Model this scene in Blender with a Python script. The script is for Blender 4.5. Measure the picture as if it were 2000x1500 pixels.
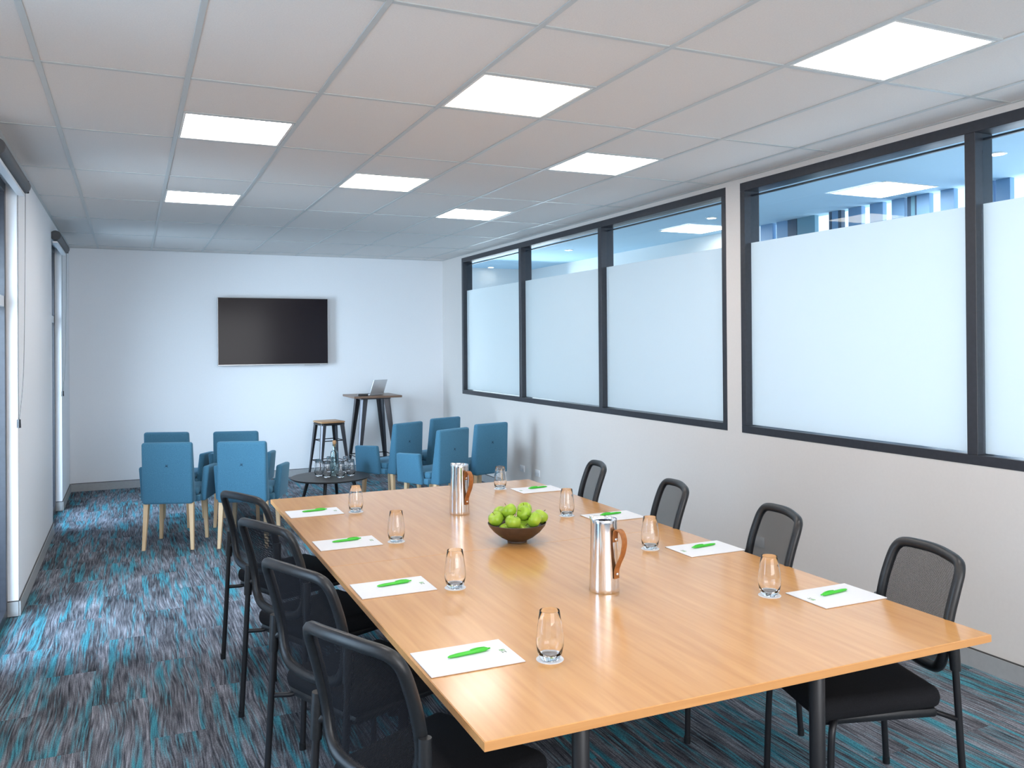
import bpy, bmesh, math, random
from mathutils import Vector, Matrix
random.seed(7)
for o in list(bpy.data.objects): bpy.data.objects.remove(o)
S = bpy.context.scene
COL = S.collection
PI = math.pi
R = math.radians

# ------------------------------------------------------------------ camera
CAM_H = 1.7602
F_PX, CY, YAW, PITCH, ROLL = 1654.84, 666.07, 0.4232, 0.0041, 0.0075
cd = bpy.data.cameras.new('camera'); cam = bpy.data.objects.new('camera', cd); COL.objects.link(cam)
cd.sensor_width = 36.0; cd.sensor_fit = 'HORIZONTAL'
cd.lens = F_PX / 2000 * 36.0
cd.shift_y = (CY - 750) / 2000.0
cd.clip_start = 0.05; cd.clip_end = 200
cam.location = (0, 0, CAM_H)
cam.rotation_euler = (Matrix.Rotation(-YAW, 3, 'Z') @ Matrix.Rotation(PI/2 + PITCH, 3, 'X') @ Matrix.Rotation(-ROLL, 3, 'Z')).to_euler()
S.camera = cam

# ------------------------------------------------------------------ world, view
w = bpy.data.worlds.new('sky'); S.world = w; w.use_nodes = True
wn = w.node_tree.nodes; wl = w.node_tree.links
bg = wn['Background']; bg.inputs['Strength'].default_value = 2.4
tc = wn.new('ShaderNodeTexCoord'); sep = wn.new('ShaderNodeSeparateXYZ'); rp = wn.new('ShaderNodeValToRGB')
wl.new(tc.outputs['Generated'], sep.inputs[0]); wl.new(sep.outputs['Z'], rp.inputs[0]); wl.new(rp.outputs[0], bg.inputs[0])
rp.color_ramp.elements[0].position = 0.0; rp.color_ramp.elements[0].color = (0.62, 0.78, 0.92, 1)
rp.color_ramp.elements[1].position = 0.6; rp.color_ramp.elements[1].color = (0.30, 0.55, 0.95, 1)
vs = S.view_settings
vs.view_transform = 'Standard'; vs.look = 'None'; vs.gamma = 1; vs.exposure = 0.08; vs.use_curve_mapping = False
S.cycles.max_bounces = 10; S.cycles.diffuse_bounces = 7; S.cycles.transparent_max_bounces = 24
S.cycles.sample_clamp_indirect = 6.0
S.cycles.caustics_reflective = False

def area(name, loc, rot, sx, sy, power, color, spread=180):
    l = bpy.data.lights.new(name, 'AREA'); l.shape = 'RECTANGLE'; l.size = sx; l.size_y = sy
    l.energy = power; l.color = color; l.spread = R(spread)
    o = bpy.data.objects.new(name, l); COL.objects.link(o); o.location = loc; o.rotation_euler = rot
    return o
DAY = (0.87, 0.94, 1.0)
# daylight outside the openings of the left wall (they point into the room, +X)
for yc, pw, turn in ((2.9, 50, 0), (5.83, 185, 42), (9.76, 140, 25)):
    area('daylight_fill', (-1.35, yc - (.45 if turn else 0), 1.45), (0, -PI/2+.30, R(turn)), 2.2, 1.2, pw, DAY, 110 if turn else 180)
# added warm fill lamp, shining in through the opening behind the camera (+Y)
area('daylight_fill', (1.7, -3.5, 1.7), (PI/2, 0, 0), 4.2, 2.2, 150, (1.0, 0.93, 0.86))
# daylight outside the glazed facade of the corridor (-X)
area('daylight_fill', (7.0, 3.6, 1.75), (0, PI/2, 0), 2.5, 4.6, 125, (0.95, 0.96, 1.0))
area('daylight_fill', (5.3, 11.9, 1.6), (-PI/2, 0, 0), 1.8, 2.4, 55, (0.85, 0.93, 1.0))  # added fill lamp inside the closed corridor end, brightens the far film (-Y)

# ------------------------------------------------------------------ helpers
def tag(o, label=None, cat=None, group=None, kind=None):
    if label: o['label'] = label
    if cat: o['category'] = cat
    if group: o['group'] = group
    if kind: o['kind'] = kind
    return o
def empty(name, loc=(0, 0, 0), rz=0.0, **k):
    o = bpy.data.objects.new(name, None); COL.objects.link(o)
    o.location = loc; o.rotation_euler = (0, 0, rz); o.empty_display_size = 0.1
    return tag(o, **k)
def link(name, bm, mat, parent=None, smooth=False, loc=None, recalc=True):
    if recalc: bmesh.ops.recalc_face_normals(bm, faces=bm.faces)
    me = bpy.data.meshes.new(name); bm.to_mesh(me); bm.free()
    if smooth:
        me.polygons.foreach_set('use_smooth', [True]*len(me.polygons))
        if smooth != 'all':
            me.set_sharp_from_angle(angle=R(smooth if isinstance(smooth, (int, float)) and smooth > 1 else 40))
    for m in (mat if isinstance(mat, (list, tuple)) else [mat]): me.materials.append(m)
    o = bpy.data.objects.new(name, me); COL.objects.link(o)
    if loc is not None: o.location = loc
    if parent is not None: o.parent = parent
    return o
def inst(src, name, parent=None, loc=None, rz=None):
    o = bpy.data.objects.new(name, src.data); COL.objects.link(o)
    o.location = loc if loc is not None else src.location
    if rz is not None: o.rotation_euler = (0, 0, rz)
    if parent is not None: o.parent = parent
    return o
def box(bm, x0, x1, y0, y1, z0, z1, bev=0.0, seg=1, mi=0):
    vs = [bm.verts.new((x, y, z)) for x in (x0, x1) for y in (y0, y1) for z in (z0, z1)]
    fs = []
    for a in ((0, 1, 3, 2), (4, 6, 7, 5), (0, 4, 5, 1), (2, 3, 7, 6), (0, 2, 6, 4), (1, 5, 7, 3)):
        f = bm.faces.new([vs[i] for i in a]); f.material_index = mi; fs.append(f)
    if bev > 0:
        es = list({e for f in fs for e in f.edges})
        bmesh.ops.bevel(bm, geom=es, offset=bev, segments=seg, affect='EDGES', profile=0.5)
    return bm
def hexa(bm, pts, bev=0.0, seg=1):
    """pts: 4 bottom points then 4 top points (same order)"""
    v = [bm.verts.new(p) for p in pts]
    fs = [bm.faces.new([v[3], v[2], v[1], v[0]]), bm.faces.new(v[4:8])]
    for i in range(4):
        j = (i+1) % 4; fs.append(bm.faces.new([v[i], v[j], v[4+j], v[4+i]]))
    if bev > 0:
        es = list({e for f in fs for e in f.edges})
        bmesh.ops.bevel(bm, geom=es, offset=bev, segments=seg, affect='EDGES', profile=0.5)
    return bm
def lathe(bm, prof, n=32, cx=0, cy=0, caps=True):
    rings = []
    for r, z in prof:
        if r < 1e-6: rings.append([bm.verts.new((cx, cy, z))])
        else: rings.append([bm.verts.new((cx + r*math.cos(2*PI*i/n), cy + r*math.sin(2*PI*i/n), z)) for i in range(n)])
    for a, b in zip(rings, rings[1:]):
        for i in range(n):
            j = (i+1) % n
            if len(a) == 1 and len(b) == 1: continue
            if len(a) == 1: bm.faces.new([a[0], b[i], b[j]])
            elif len(b) == 1: bm.faces.new([a[i], b[0], a[j]])
            else: bm.faces.new([a[i], b[i], b[j], a[j]])
    if caps:
        for rg in (rings[0], rings[-1]):
            if len(rg) > 1: bm.faces.new(rg)
    return bm
def tube(bm, pts, rad, n=10, closed=False, flat=None, cap=True):
    """sweep a circle (or ellipse: flat=(ru, rv)) along pts; rad a float or list"""
    P = [Vector(p) for p in pts]; m = len(P)
    rad = rad if isinstance(rad, (list, tuple)) else [rad]*m
    rings = []; up = None
    for i in range(m):
        if closed: t = P[(i+1) % m] - P[i-1]
        else: t = P[min(i+1, m-1)] - P[max(i-1, 0)]
        t.normalize()
        if up is None:
            up = Vector((0, 0, 1)) if abs(t.z) < 0.9 else Vector((0, 1, 0))
        u = (up - t*up.dot(t)).normalized(); v = t.cross(u); up = u
        ru, rv = (rad[i], rad[i]) if flat is None else flat
        rings.append([bm.verts.new(P[i] + u*ru*math.cos(2*PI*k/n) + v*rv*math.sin(2*PI*k/n)) for k in range(n)])
    pairs = list(zip(rings, rings[1:])) + ([(rings[-1], rings[0])] if closed else [])
    for a, b in pairs:
        off = 0
        if closed and b is rings[0]:
            off = min(range(n), key=lambda s: (a[0].co - b[s].co).length)
        for k in range(n):
            j = (k+1) % n
            bm.faces.new([a[k], a[j], b[(j+off) % n], b[(k+off) % n]])
    if cap and not closed:
        bm.faces.new(rings[0]); bm.faces.new(rings[-1])
    return bm
def NB(): return bmesh.new()
def smooth_path(pts, k=6, closed=False):
    """Catmull-Rom"""
    P = [Vector(p) for p in pts]; n = len(P); out = []
    rng = range(n) if closed else range(n-1)
    for i in rng:
        p0 = P[(i-1) % n] if closed or i > 0 else P[0]
        p1 = P[i]; p2 = P[(i+1) % n]
        p3 = P[(i+2) % n] if closed or i+2 < n else P[-1]
        for s in range(k):
            t = s/k
            out.append(0.5*((2*p1) + (p2-p0)*t + (2*p0-5*p1+4*p2-p3)*t*t + (3*p1-p0-3*p2+p3)*t**3))
    if not closed: out.append(P[-1])
    return out
def copy_tree(o, parent=None):
    c = o.copy(); COL.objects.link(c)
    if parent is not None: c.parent = parent; c.matrix_parent_inverse = o.matrix_parent_inverse
    for ch in [x for x in list(bpy.data.objects) if x.parent == o]:
        copy_tree(ch, c)
    return c

# ------------------------------------------------------------------ materials
def M(name, col, rough=0.5, metal=0.0, spec=0.5, **k):
    m = bpy.data.materials.new(name); m.use_nodes = True
    b = m.node_tree.nodes['Principled BSDF']
    b.inputs['Base Color'].default_value = (*col, 1); b.inputs['Roughness'].default_value = rough
    b.inputs['Metallic'].default_value = metal; b.inputs['Specular IOR Level'].default_value = spec
    for n_, v in k.items(): b.inputs[n_.replace('_', ' ')].default_value = v
    return m
def nodes(m): return m.node_tree.nodes, m.node_tree.links, m.node_tree.nodes['Principled BSDF']
def vary(m, c0, c1, scale=(1, 1, 1), nscale=5, detail=4, dist=0.0, bump=0.0, coord='Object', lo=0.3, hi=0.7):
    N, L, b = nodes(m)
    t = N.new('ShaderNodeTexCoord'); mp = N.new('ShaderNodeMapping'); mp.inputs['Scale'].default_value = scale
    nz = N.new('ShaderNodeTexNoise'); nz.inputs['Scale'].default_value = nscale; nz.inputs['Detail'].default_value = detail
    nz.inputs['Distortion'].default_value = dist
    cr = N.new('ShaderNodeValToRGB'); cr.color_ramp.elements[0].position = lo; cr.color_ramp.elements[1].position = hi
    cr.color_ramp.elements[0].color = (*c0, 1); cr.color_ramp.elements[1].color = (*c1, 1)
    L.new(t.outputs[coord], mp.inputs[0]); L.new(mp.outputs[0], nz.inputs['Vector']); L.new(nz.outputs[0], cr.inputs[0])
    L.new(cr.outputs[0], b.inputs['Base Color'])
    if bump:
        bp = N.new('ShaderNodeBump'); bp.inputs['Strength'].default_value = bump; bp.inputs['Distance'].default_value = 0.002
        L.new(nz.outputs[0], bp.inputs['Height']); L.new(bp.outputs[0], b.inputs['Normal'])
    return m
m_wall = vary(M('wall_paint', (.8, .8, .8), .7, spec=.3), (.775, .765, .755), (.79, .78, .77), nscale=60, bump=.05)
m_wall_cool = vary(M('wall_paint_lit_cool', (.85, .86, .88), .7, spec=.3), (.845, .855, .88), (.86, .87, .895), nscale=60, bump=.05)  # back and left walls: cool light missing at the far end is put into the colour
m_wall_warm = vary(M('wall_paint_lit_warm', (.7, .67, .64), .7, spec=.3), (.70, .665, .64), (.715, .68, .655), nscale=60, bump=.05)  # right wall: its warmer, dimmer light is mixed into the paint colour
m_tile = vary(M('ceiling_tile', (.8, .78, .76), .9, spec=.1), (.70, .675, .66), (.745, .72, .70), nscale=160, detail=6, bump=.25, coord='Generated')
for n_ in m_tile.node_tree.nodes:
    if n_.type == 'TEX_COORD':
        for l_ in list(n_.outputs['Generated'].links):
            m_tile.node_tree.links.new(n_.outputs['Object'], l_.to_socket)
m_tee = M('ceiling_grid_metal', (.50, .52, .52), .35)
m_base = vary(M('skirting_grey', (.4, .4, .4), .4, spec=.5), (.35, .36, .37), (.38, .39, .40), nscale=30)
m_gap = M('shadow_gap', (.06, .06, .06), .6)
m_frame = vary(M('window_frame_charcoal', (.03, .03, .04), .35), (.028, .030, .038), (.036, .038, .048), nscale=40)
m_white = M('white_plastic', (.75, .76, .78), .4)
m_lightframe = M('light_frame', (.78, .78, .76), .4)

def emis(name, col, st):
    m = bpy.data.materials.new(name); m.use_nodes = True; N = m.node_tree.nodes; L = m.node_tree.links
    N.remove(N['Principled BSDF']); e = N.new('ShaderNodeEmission'); e.inputs[0].default_value = (*col, 1); e.inputs[1].default_value = st
    L.new(e.outputs[0], N['Material Output'].inputs[0]); return m
m_cool = emis('panel_light_white', (1.0, .95, .92), 15)
m_warm = emis('panel_light_warm', (1.0, .86, .70), 10)
m_down = emis('downlight_glow', (1.0, .92, .80), 25)

def thin_glass(name, tint, refl=1.0, ior=1.5):
    m = bpy.data.materials.new(name); m.use_nodes = True; N = m.node_tree.nodes; L = m.node_tree.links
    N.remove(N['Principled BSDF'])
    t = N.new('ShaderNodeBsdfTransparent'); t.inputs[0].default_value = (*tint, 1)
    g = N.new('ShaderNodeBsdfGlossy'); g.inputs['Roughness'].default_value = 0.01
    fr = N.new('ShaderNodeFresnel'); fr.inputs['IOR'].default_value = ior
    ml = N.new('ShaderNodeMath'); ml.operation = 'MULTIPLY'; ml.inputs[1].default_value = refl
    mx = N.new('ShaderNodeMixShader')
    L.new(fr.outputs[0], ml.inputs[0]); L.new(ml.outputs[0], mx.inputs[0]); L.new(t.outputs[0], mx.inputs[1]); L.new(g.outputs[0], mx.inputs[2])
    L.new(mx.outputs[0], N['Material Output'].inputs[0]); return m
m_pane = thin_glass('window_glass', (.91, .96, .98), .06)
m_dkpane = thin_glass('tinted_glass', (.74, .82, .88), .5)
def film_mat():
    m = bpy.data.materials.new('frosted_film'); m.use_nodes = True; N = m.node_tree.nodes; L = m.node_tree.links
    b = N['Principled BSDF']; b.inputs['Base Color'].default_value = (.80, .88, .93, 1); b.inputs['Roughness'].default_value = .45
    b.inputs['Specular IOR Level'].default_value = .3
    t = N.new('ShaderNodeBsdfTranslucent'); t.inputs[0].default_value = (.925, .93, .92, 1)
    mx = N.new('ShaderNodeMixShader'); mx.inputs[0].default_value = .72
    L.new(b.outputs[0], mx.inputs[1]); L.new(t.outputs[0], mx.inputs[2]); L.new(mx.outputs[0], N['Material Output'].inputs[0]); return m
m_film = film_mat()

def carpet_mat():
    m = M('carpet', (.1, .1, .1), .95, spec=.1); N, L, b = nodes(m)
    t = N.new('ShaderNodeTexCoord'); oi = N.new('ShaderNodeObjectInfo')
    mul = N.new('ShaderNodeVectorMath'); mul.operation = 'SCALE'; mul.inputs[0].default_value = (37.0, 91.0, 13.0)
    L.new(oi.outputs['Random'], mul.inputs['Scale'])
    add = N.new('ShaderNodeVectorMath'); add.operation = 'ADD'; L.new(t.outputs['Object'], add.inputs[0]); L.new(mul.outputs[0], add.inputs[1])
    def noise(sc, scale, detail, dist=0, src=None):
        mp = N.new('ShaderNodeMapping'); mp.inputs['Scale'].default_value = sc; L.new((src or add).outputs[0], mp.inputs[0])
        n = N.new('ShaderNodeTexNoise'); n.inputs['Scale'].default_value = scale; n.inputs['Detail'].default_value = detail
        n.inputs['Distortion'].default_value = dist; L.new(mp.outputs[0], n.inputs['Vector']); return n
    # wood-grain like wavy lines running along the plank
    warp = noise((2.2, .9, 1), 1.6, 1.0)
    wmul = N.new('ShaderNodeMath'); wmul.operation = 'MULTIPLY'; wmul.inputs[1].default_value = .09; L.new(warp.outputs[0], wmul.inputs[0])
    sx = N.new('ShaderNodeSeparateXYZ'); L.new(add.outputs[0], sx.inputs[0])
    ad = N.new('ShaderNodeMath'); ad.operation = 'ADD'; L.new(sx.outputs['X'], ad.inputs[0]); L.new(wmul.outputs[0], ad.inputs[1])
    cx = N.new('ShaderNodeCombineXYZ'); L.new(ad.outputs[0], cx.inputs['X'])
    ys = N.new('ShaderNodeMath'); ys.operation = 'MULTIPLY'; ys.inputs[1].default_value = .035; L.new(sx.outputs['Y'], ys.inputs[0]); L.new(ys.outputs[0], cx.inputs['Y'])
    grain = N.new('ShaderNodeTexNoise'); grain.inputs['Scale'].default_value = 120; grain.inputs['Detail'].default_value = 5; grain.inputs['Roughness'].default_value = .6; L.new(cx.outputs[0], grain.inputs['Vector'])
    cr = N.new('ShaderNodeValToRGB'); e = cr.color_ramp.elements
    e[0].position = .36; e[0].color = (.038, .042, .054, 1); e[1].position = .68; e[1].color = (.27, .28, .32, 1)
    x = e.new(.5); x.color = (.125, .13, .15, 1)
    L.new(grain.outputs[0], cr.inputs[0])
    # broad tonal patches
    big = noise((5, 1.6, 1), 1.1, 3)
    cb = N.new('ShaderNodeMapRange'); cb.inputs['From Min'].default_value = .35; cb.inputs['From Max'].default_value = .65
    cb.inputs['To Min'].default_value = .55; cb.inputs['To Max'].default_value = 1.5; L.new(big.outputs[0], cb.inputs['Value'])
    mt = N.new('ShaderNodeVectorMath'); mt.operation = 'SCALE'; L.new(cr.outputs[0], mt.inputs[0]); L.new(cb.outputs[0], mt.inputs['Scale'])
    # teal streaks
    teal = noise((24, 1.5, 1), 1.0, 6, .4)
    ct = N.new('ShaderNodeValToRGB'); ct.color_ramp.elements[0].position = .50; ct.color_ramp.elements[1].position = .66
    tm = N.new('ShaderNodeMath'); tm.operation = 'MULTIPLY_ADD'; tm.inputs[1].default_value = .45
    ga = N.new('ShaderNodeMath'); ga.operation = 'SUBTRACT'; ga.inputs[1].default_value = .5; L.new(grain.outputs[0], ga.inputs[0])
    L.new(ga.outputs[0], tm.inputs[0]); L.new(teal.outputs[0], tm.inputs[2]); L.new(tm.outputs[0], ct.inputs[0])
    tcol = N.new('ShaderNodeValToRGB'); q = tcol.color_ramp.elements
    q[0].position = .32; q[0].color = (.022, .105, .15, 1); q[1].position = .66; q[1].color = (.075, .31, .38, 1)
    L.new(grain.outputs[0], tcol.inputs[0])
    mx = N.new('ShaderNodeMix'); mx.data_type = 'RGBA'; L.new(ct.outputs[0], mx.inputs[0]); L.new(mt.outputs[0], mx.inputs[6]); L.new(tcol.outputs[0], mx.inputs[7])
    fine = noise((1, .5, 1), 300, 3)
    fr = N.new('ShaderNodeMapRange'); fr.inputs['From Min'].default_value = .3; fr.inputs['From Max'].default_value = .7
    fr.inputs['To Min'].default_value = .62; fr.inputs['To Max'].default_value = 1.45; L.new(fine.outputs[0], fr.inputs['Value'])
    sp_ = N.new('ShaderNodeVectorMath'); sp_.operation = 'SCALE'; L.new(mx.outputs[2], sp_.inputs[0]); L.new(fr.outputs[0], sp_.inputs['Scale'])
    L.new(sp_.outputs[0], b.inputs['Base Color'])
    bp = N.new('ShaderNodeBump'); bp.inputs['Strength'].default_value = .5; bp.inputs['Distance'].default_value = .003
    L.new(fine.outputs[0], bp.inputs['Height']); L.new(bp.outputs[0], b.inputs['Normal'])
    return m
m_carpet = carpet_mat()

def wood(name, c0, c1, rough, axis='Y', nscale=3.0, coat=0.0, k=22):
    sc = {'Y': (k, .9, k), 'X': (.9, k, k), 'Z': (k, k, .9)}[axis]
    m = vary(M(name, c0, rough), c0, c1, scale=sc, nscale=nscale, detail=5, dist=.3, lo=.25, hi=.75)
    m.node_tree.nodes['Principled BSDF'].inputs['Coat Weight'].default_value = coat
    m.node_tree.nodes['Principled BSDF'].inputs['Coat Roughness'].default_value = .16
    return m
m_beech = wood('beech_laminate', (.57, .268, .075), (.70, .372, .130), .30, 'Y', 2.2, .7, 14)
m_beech_edge = wood('beech_edge', (.60, .28, .095), (.70, .35, .13), .4, 'X', 2.2)
m_legwood = wood('pale_beech_leg', (.62, .42, .24), (.72, .52, .32), .5, 'Z', 3)
m_seatwood = wood('brown_wood', (.42, .22, .10), (.58, .33, .16), .4, 'X', 4)
m_darkwood = wood('dark_walnut_top', (.13, .075, .05), (.30, .18, .12), .35, 'X', 4)
m_black = vary(M('black_plastic', (.02, .02, .022), .38), (.009, .010, .012), (.015, .016, .019), nscale=90, bump=.03)
m_blackmetal = M('black_powder_coat', (.012, .012, .015), .40)
m_gun = M('gunmetal', (.075, .075, .085), .32, .6)
m_seat = vary(M('black_fabric', (.01, .01, .01), .9, spec=.2), (.008, .008, .010), (.018, .018, .021), nscale=500, bump=.3)
m_blue = vary(M('blue_fabric', (.05, .2, .35), .85, spec=.2), (.042, .142, .228), (.068, .200, .305), nscale=220, bump=.4, detail=3)
N_, L_, B_ = nodes(m_blue); B_.inputs['Sheen Weight'].default_value = .35; B_.inputs['Sheen Tint'].default_value = (.5, .8, 1, 1)
m_button = M('dark_blue_fabric', (.02, .075, .125), .85)
m_paper = M('white_paper', (.74, .76, .80), .6, spec=.2)
m_card = M('brown_backing_card', (.30, .17, .09), .8)
m_green = M('green_plastic', (.055, .50, .035), .35)
m_dgreen = M('green_print', (.09, .34, .06), .6)
m_grprint = M('grey_green_print', (.16, .24, .17), .6)
m_chrome = M('polished_steel', (.80, .80, .82), .10, 1.0)
m_leather = vary(M('tan_leather', (.45, .17, .04), .5), (.27, .095, .024), (.40, .15, .038), nscale=60, bump=.2)
m_bowl = vary(M('brown_ceramic', (.06, .035, .022), .42), (.050, .030, .020), (.075, .045, .030), nscale=50)
m_screen = M('tv_screen', (.016, .012, .015), .13, spec=.14)
m_tvframe = M('tv_bezel', (.45, .46, .48), .3, .7)
m_cork = M('cork', (.55, .33, .17), .8)
m_alu = M('silver_aluminium', (.72, .74, .77), .35, .35)
m_bottle = thin_glass('green_tinted_glass', (.90, .97, .97), .7)
def glassmat():
    m = M('clear_glass', (1, 1, 1), 0.0); b = m.node_tree.nodes['Principled BSDF']
    b.inputs['Transmission Weight'].default_value = 1; b.inputs['IOR'].default_value = 1.42; return m
m_glass = glassmat()
def apple_mat():
    m = vary(M('green_apple_skin', (.35, .5, .05), .28), (.24, .42, .018), (.40, .56, .055), nscale=14, detail=6)
    return m
m_apple = apple_mat()
m_stem = M('apple_stem', (.10, .06, .02), .7)
def mesh_fabric():
    m = bpy.data.materials.new('black_net_fabric'); m.use_nodes = True; N = m.node_tree.nodes; L = m.node_tree.links
    b = N['Principled BSDF']; b.inputs['Base Color'].default_value = (.010, .010, .013, 1); b.inputs['Roughness'].default_value = .85; b.inputs['Specular IOR Level'].default_value = .15
    t = N.new('ShaderNodeBsdfTransparent')
    tcn = N.new('ShaderNodeTexCoord'); mp = N.new('ShaderNodeMapping'); mp.inputs['Rotation'].default_value = (0, R(45), 0)
    L.new(tcn.outputs['Object'], mp.inputs[0])
    sp = N.new('ShaderNodeSeparateXYZ'); L.new(mp.outputs[0], sp.inputs[0])
    vals = []
    for ax in ('X', 'Z'):
        a = N.new('ShaderNodeMath'); a.operation = 'MULTIPLY'; a.inputs[1].default_value = 2*PI/.0036; L.new(sp.outputs[ax], a.inputs[0])
        s = N.new('ShaderNodeMath'); s.operation = 'SINE'; L.new(a.outputs[0], s.inputs[0])
        g = N.new('ShaderNodeMath'); g.operation = 'GREATER_THAN'; g.inputs[1].default_value = -.20; L.new(s.outputs[0], g.inputs[0]); vals.append(g)
    p = N.new('ShaderNodeMath'); p.operation = 'MULTIPLY'; L.new(vals[0].outputs[0], p.inputs[0]); L.new(vals[1].outputs[0], p.inputs[1])
    mx = N.new('ShaderNodeMixShader'); L.new(p.outputs[0], mx.inputs[0]); L.new(b.outputs[0], mx.inputs[1]); L.new(t.outputs[0], mx.inputs[2])
    L.new(mx.outputs[0], N['Material Output'].inputs[0]); return m
m_net = mesh_fabric()

# ------------------------------------------------------------------ room shell
XL, XR, YB, YF, HC = -0.68, 4.146, 11.65, -3.0, 2.985
XC = 6.33; HC2 = 3.05; YE = 13.2
def st(name, bm, mat, parent=None, **k):
    o = link(name, bm, mat, parent, **k)
    if parent is None: o['kind'] = 'structure'
    return o
# floor with carpet planks
bm = NB(); box(bm, XL-.4, XR+.15, YF-.2, YB+.15, -.15, -.006); floor = st('floor', bm, m_carpet)
plank0 = None
PW, PL = .25, 1.0
pm = None
nx = int(math.ceil((XR - XL) / PW)); k = 0
for i in range(nx):
    x0 = XL + i*PW; x1 = min(x0+PW, XR)
    full = abs(x1-x0-PW) < 1e-6
    off = (i % 2) * .5
    y = .65 + off
    while y < YB - .01:
        y1 = min(y+PL, YB)
        if full and abs(y1-y-PL) < 1e-6 and pm is not None:
            o = inst(pm, 'carpet_plank', floor, ((x0+x1)/2, (y+y1)/2, 0))
        else:
            b_ = NB(); hw = (x1-x0)/2 - .0006; hl = (y1-y)/2 - .0006; box(b_, -hw, hw, -hl, hl, -.006, 0)
            o = link('carpet_plank', b_, m_carpet, floor, loc=((x0+x1)/2, (y+y1)/2, 0))
            if full and abs(y1-y-PL) < 1e-6: pm = o
        k += 1; y = y1
# rear part of the floor covering, behind the camera, and thresholds in the left openings
b_ = NB(); box(b_, XL, XR, YF, .65, -.006, 0); link('carpet_sheet', b_, m_carpet, floor)

# walls
OPEN = [(2.27, 3.49), (5.23, 6.43), (9.15, 10.37)]     # openings in the left wall, floor to 2.84 m
OT = 2.84
bm = NB()
ys = YF - .2
for a, b in OPEN:
    box(bm, XL-.20, XL, ys, a, 0, HC+.05); box(bm, XL-.20, XL, a, b, OT, HC+.05); ys = b
box(bm, XL-.20, XL, ys, YB+.15, 0, HC+.05)
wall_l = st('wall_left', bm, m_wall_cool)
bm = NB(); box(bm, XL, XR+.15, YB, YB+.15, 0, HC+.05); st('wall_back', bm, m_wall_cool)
ZT, ZB = 2.946, 1.093
W1 = (5.216, 10.863); W2 = (-.70, 5.047)
bm = NB()
box(bm, XR, XR+.15, YF-.2, YB+.15, -.0, ZB); box(bm, XR, XR+.15, YF-.2, YB+.15, ZT, HC2+.02)
box(bm, XR, XR+.15, W1[1], YB+.15, ZB, ZT); box(bm, XR, XR+.15, W2[1], W1[0], ZB, ZT); box(bm, XR, XR+.15, YF-.2, W2[0], ZB, ZT)
st('wall_right', bm, m_wall_warm)
bm = NB()   # unseen wall behind the camera; its wide opening is added to let light in
box(bm, XL-.2, -.5, YF-.15, YF, 0, HC+.05); box(bm, 3.9, XR, YF-.15, YF, 0, HC+.05)
box(bm, -.5, 3.9, YF-.15, YF, 0, .6); box(bm, -.5, 3.9, YF-.15, YF, 2.8, HC+.05)
st('wall_front', bm, m_wall)
# corridor beyond the right wall
bm = NB(); box(bm, XR+.15, XC+.8, YF-.2, YE+.15, -.15, 0); st('floor', bm, M('corridor_floor', (.42, .40, .38), .5))
m_cceil = M('corridor_ceiling_paint', (.46, .66, .80), .8, spec=.2)
bm = NB(); box(bm, XR+.15, XC+.12, YF-.2, YE+.15, HC2, HC2+.1); st('ceiling', bm, m_cceil)
bm = NB(); box(bm, XC, XC+.12, 7.43, 11.0, 0, HC2); box(bm, XC, XC+.12, 11.0, YE, 0, HC2)
st('wall_corridor', bm, m_wall)
bm = NB(); box(bm, XR+.15, XC, YE, YE+.1, 0, HC2); box(bm, XR+.15, XC, YF-.2, YF-.1, 0, HC2); st('wall_corridor_end', bm, m_wall)

# baseboards with a shadow line
def baseboard(name, x0, x1, y0, y1, wallside):
    bm = NB(); box(bm, x0, x1, y0, y1, 0, .094); o = st(name, bm, m_base)
    bm = NB(); e = .003
    if wallside == 'L': box(bm, x0, x1-.006, y0, y1, .094, .101)
    if wallside == 'R': box(bm, x0+.006, x1, y0, y1, .094, .101)
    if wallside == 'B': box(bm, x0, x1, y0+.006, y1, .094, .101)
    link('shadow_line', bm, m_gap, o)
    return o
ys = YF
segs = []
for a, b in OPEN: segs.append((ys, a)); ys = b
segs.append((ys, YB))
bm = NB(); bm2 = NB()
for a, b in segs:
    box(bm, XL, XL+.012, a, b, 0, .094); box(bm2, XL, XL+.006, a, b, .094, .101)
for a, b in OPEN:   # skirting returns on the reveals
    box(bm, XL-.07, XL, b-.008, b, 0, .094); box(bm2, XL-.07, XL, b-.004, b, .094, .101)
o = st('baseboard_left', bm, m_base); link('shadow_line', bm2, m_gap, o)
baseboard('baseboard_back', XL+.012, XR-.012, YB-.012, YB, 'B')
baseboard('baseboard_right', XR-.012, XR, YF, YB, 'R')

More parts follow.
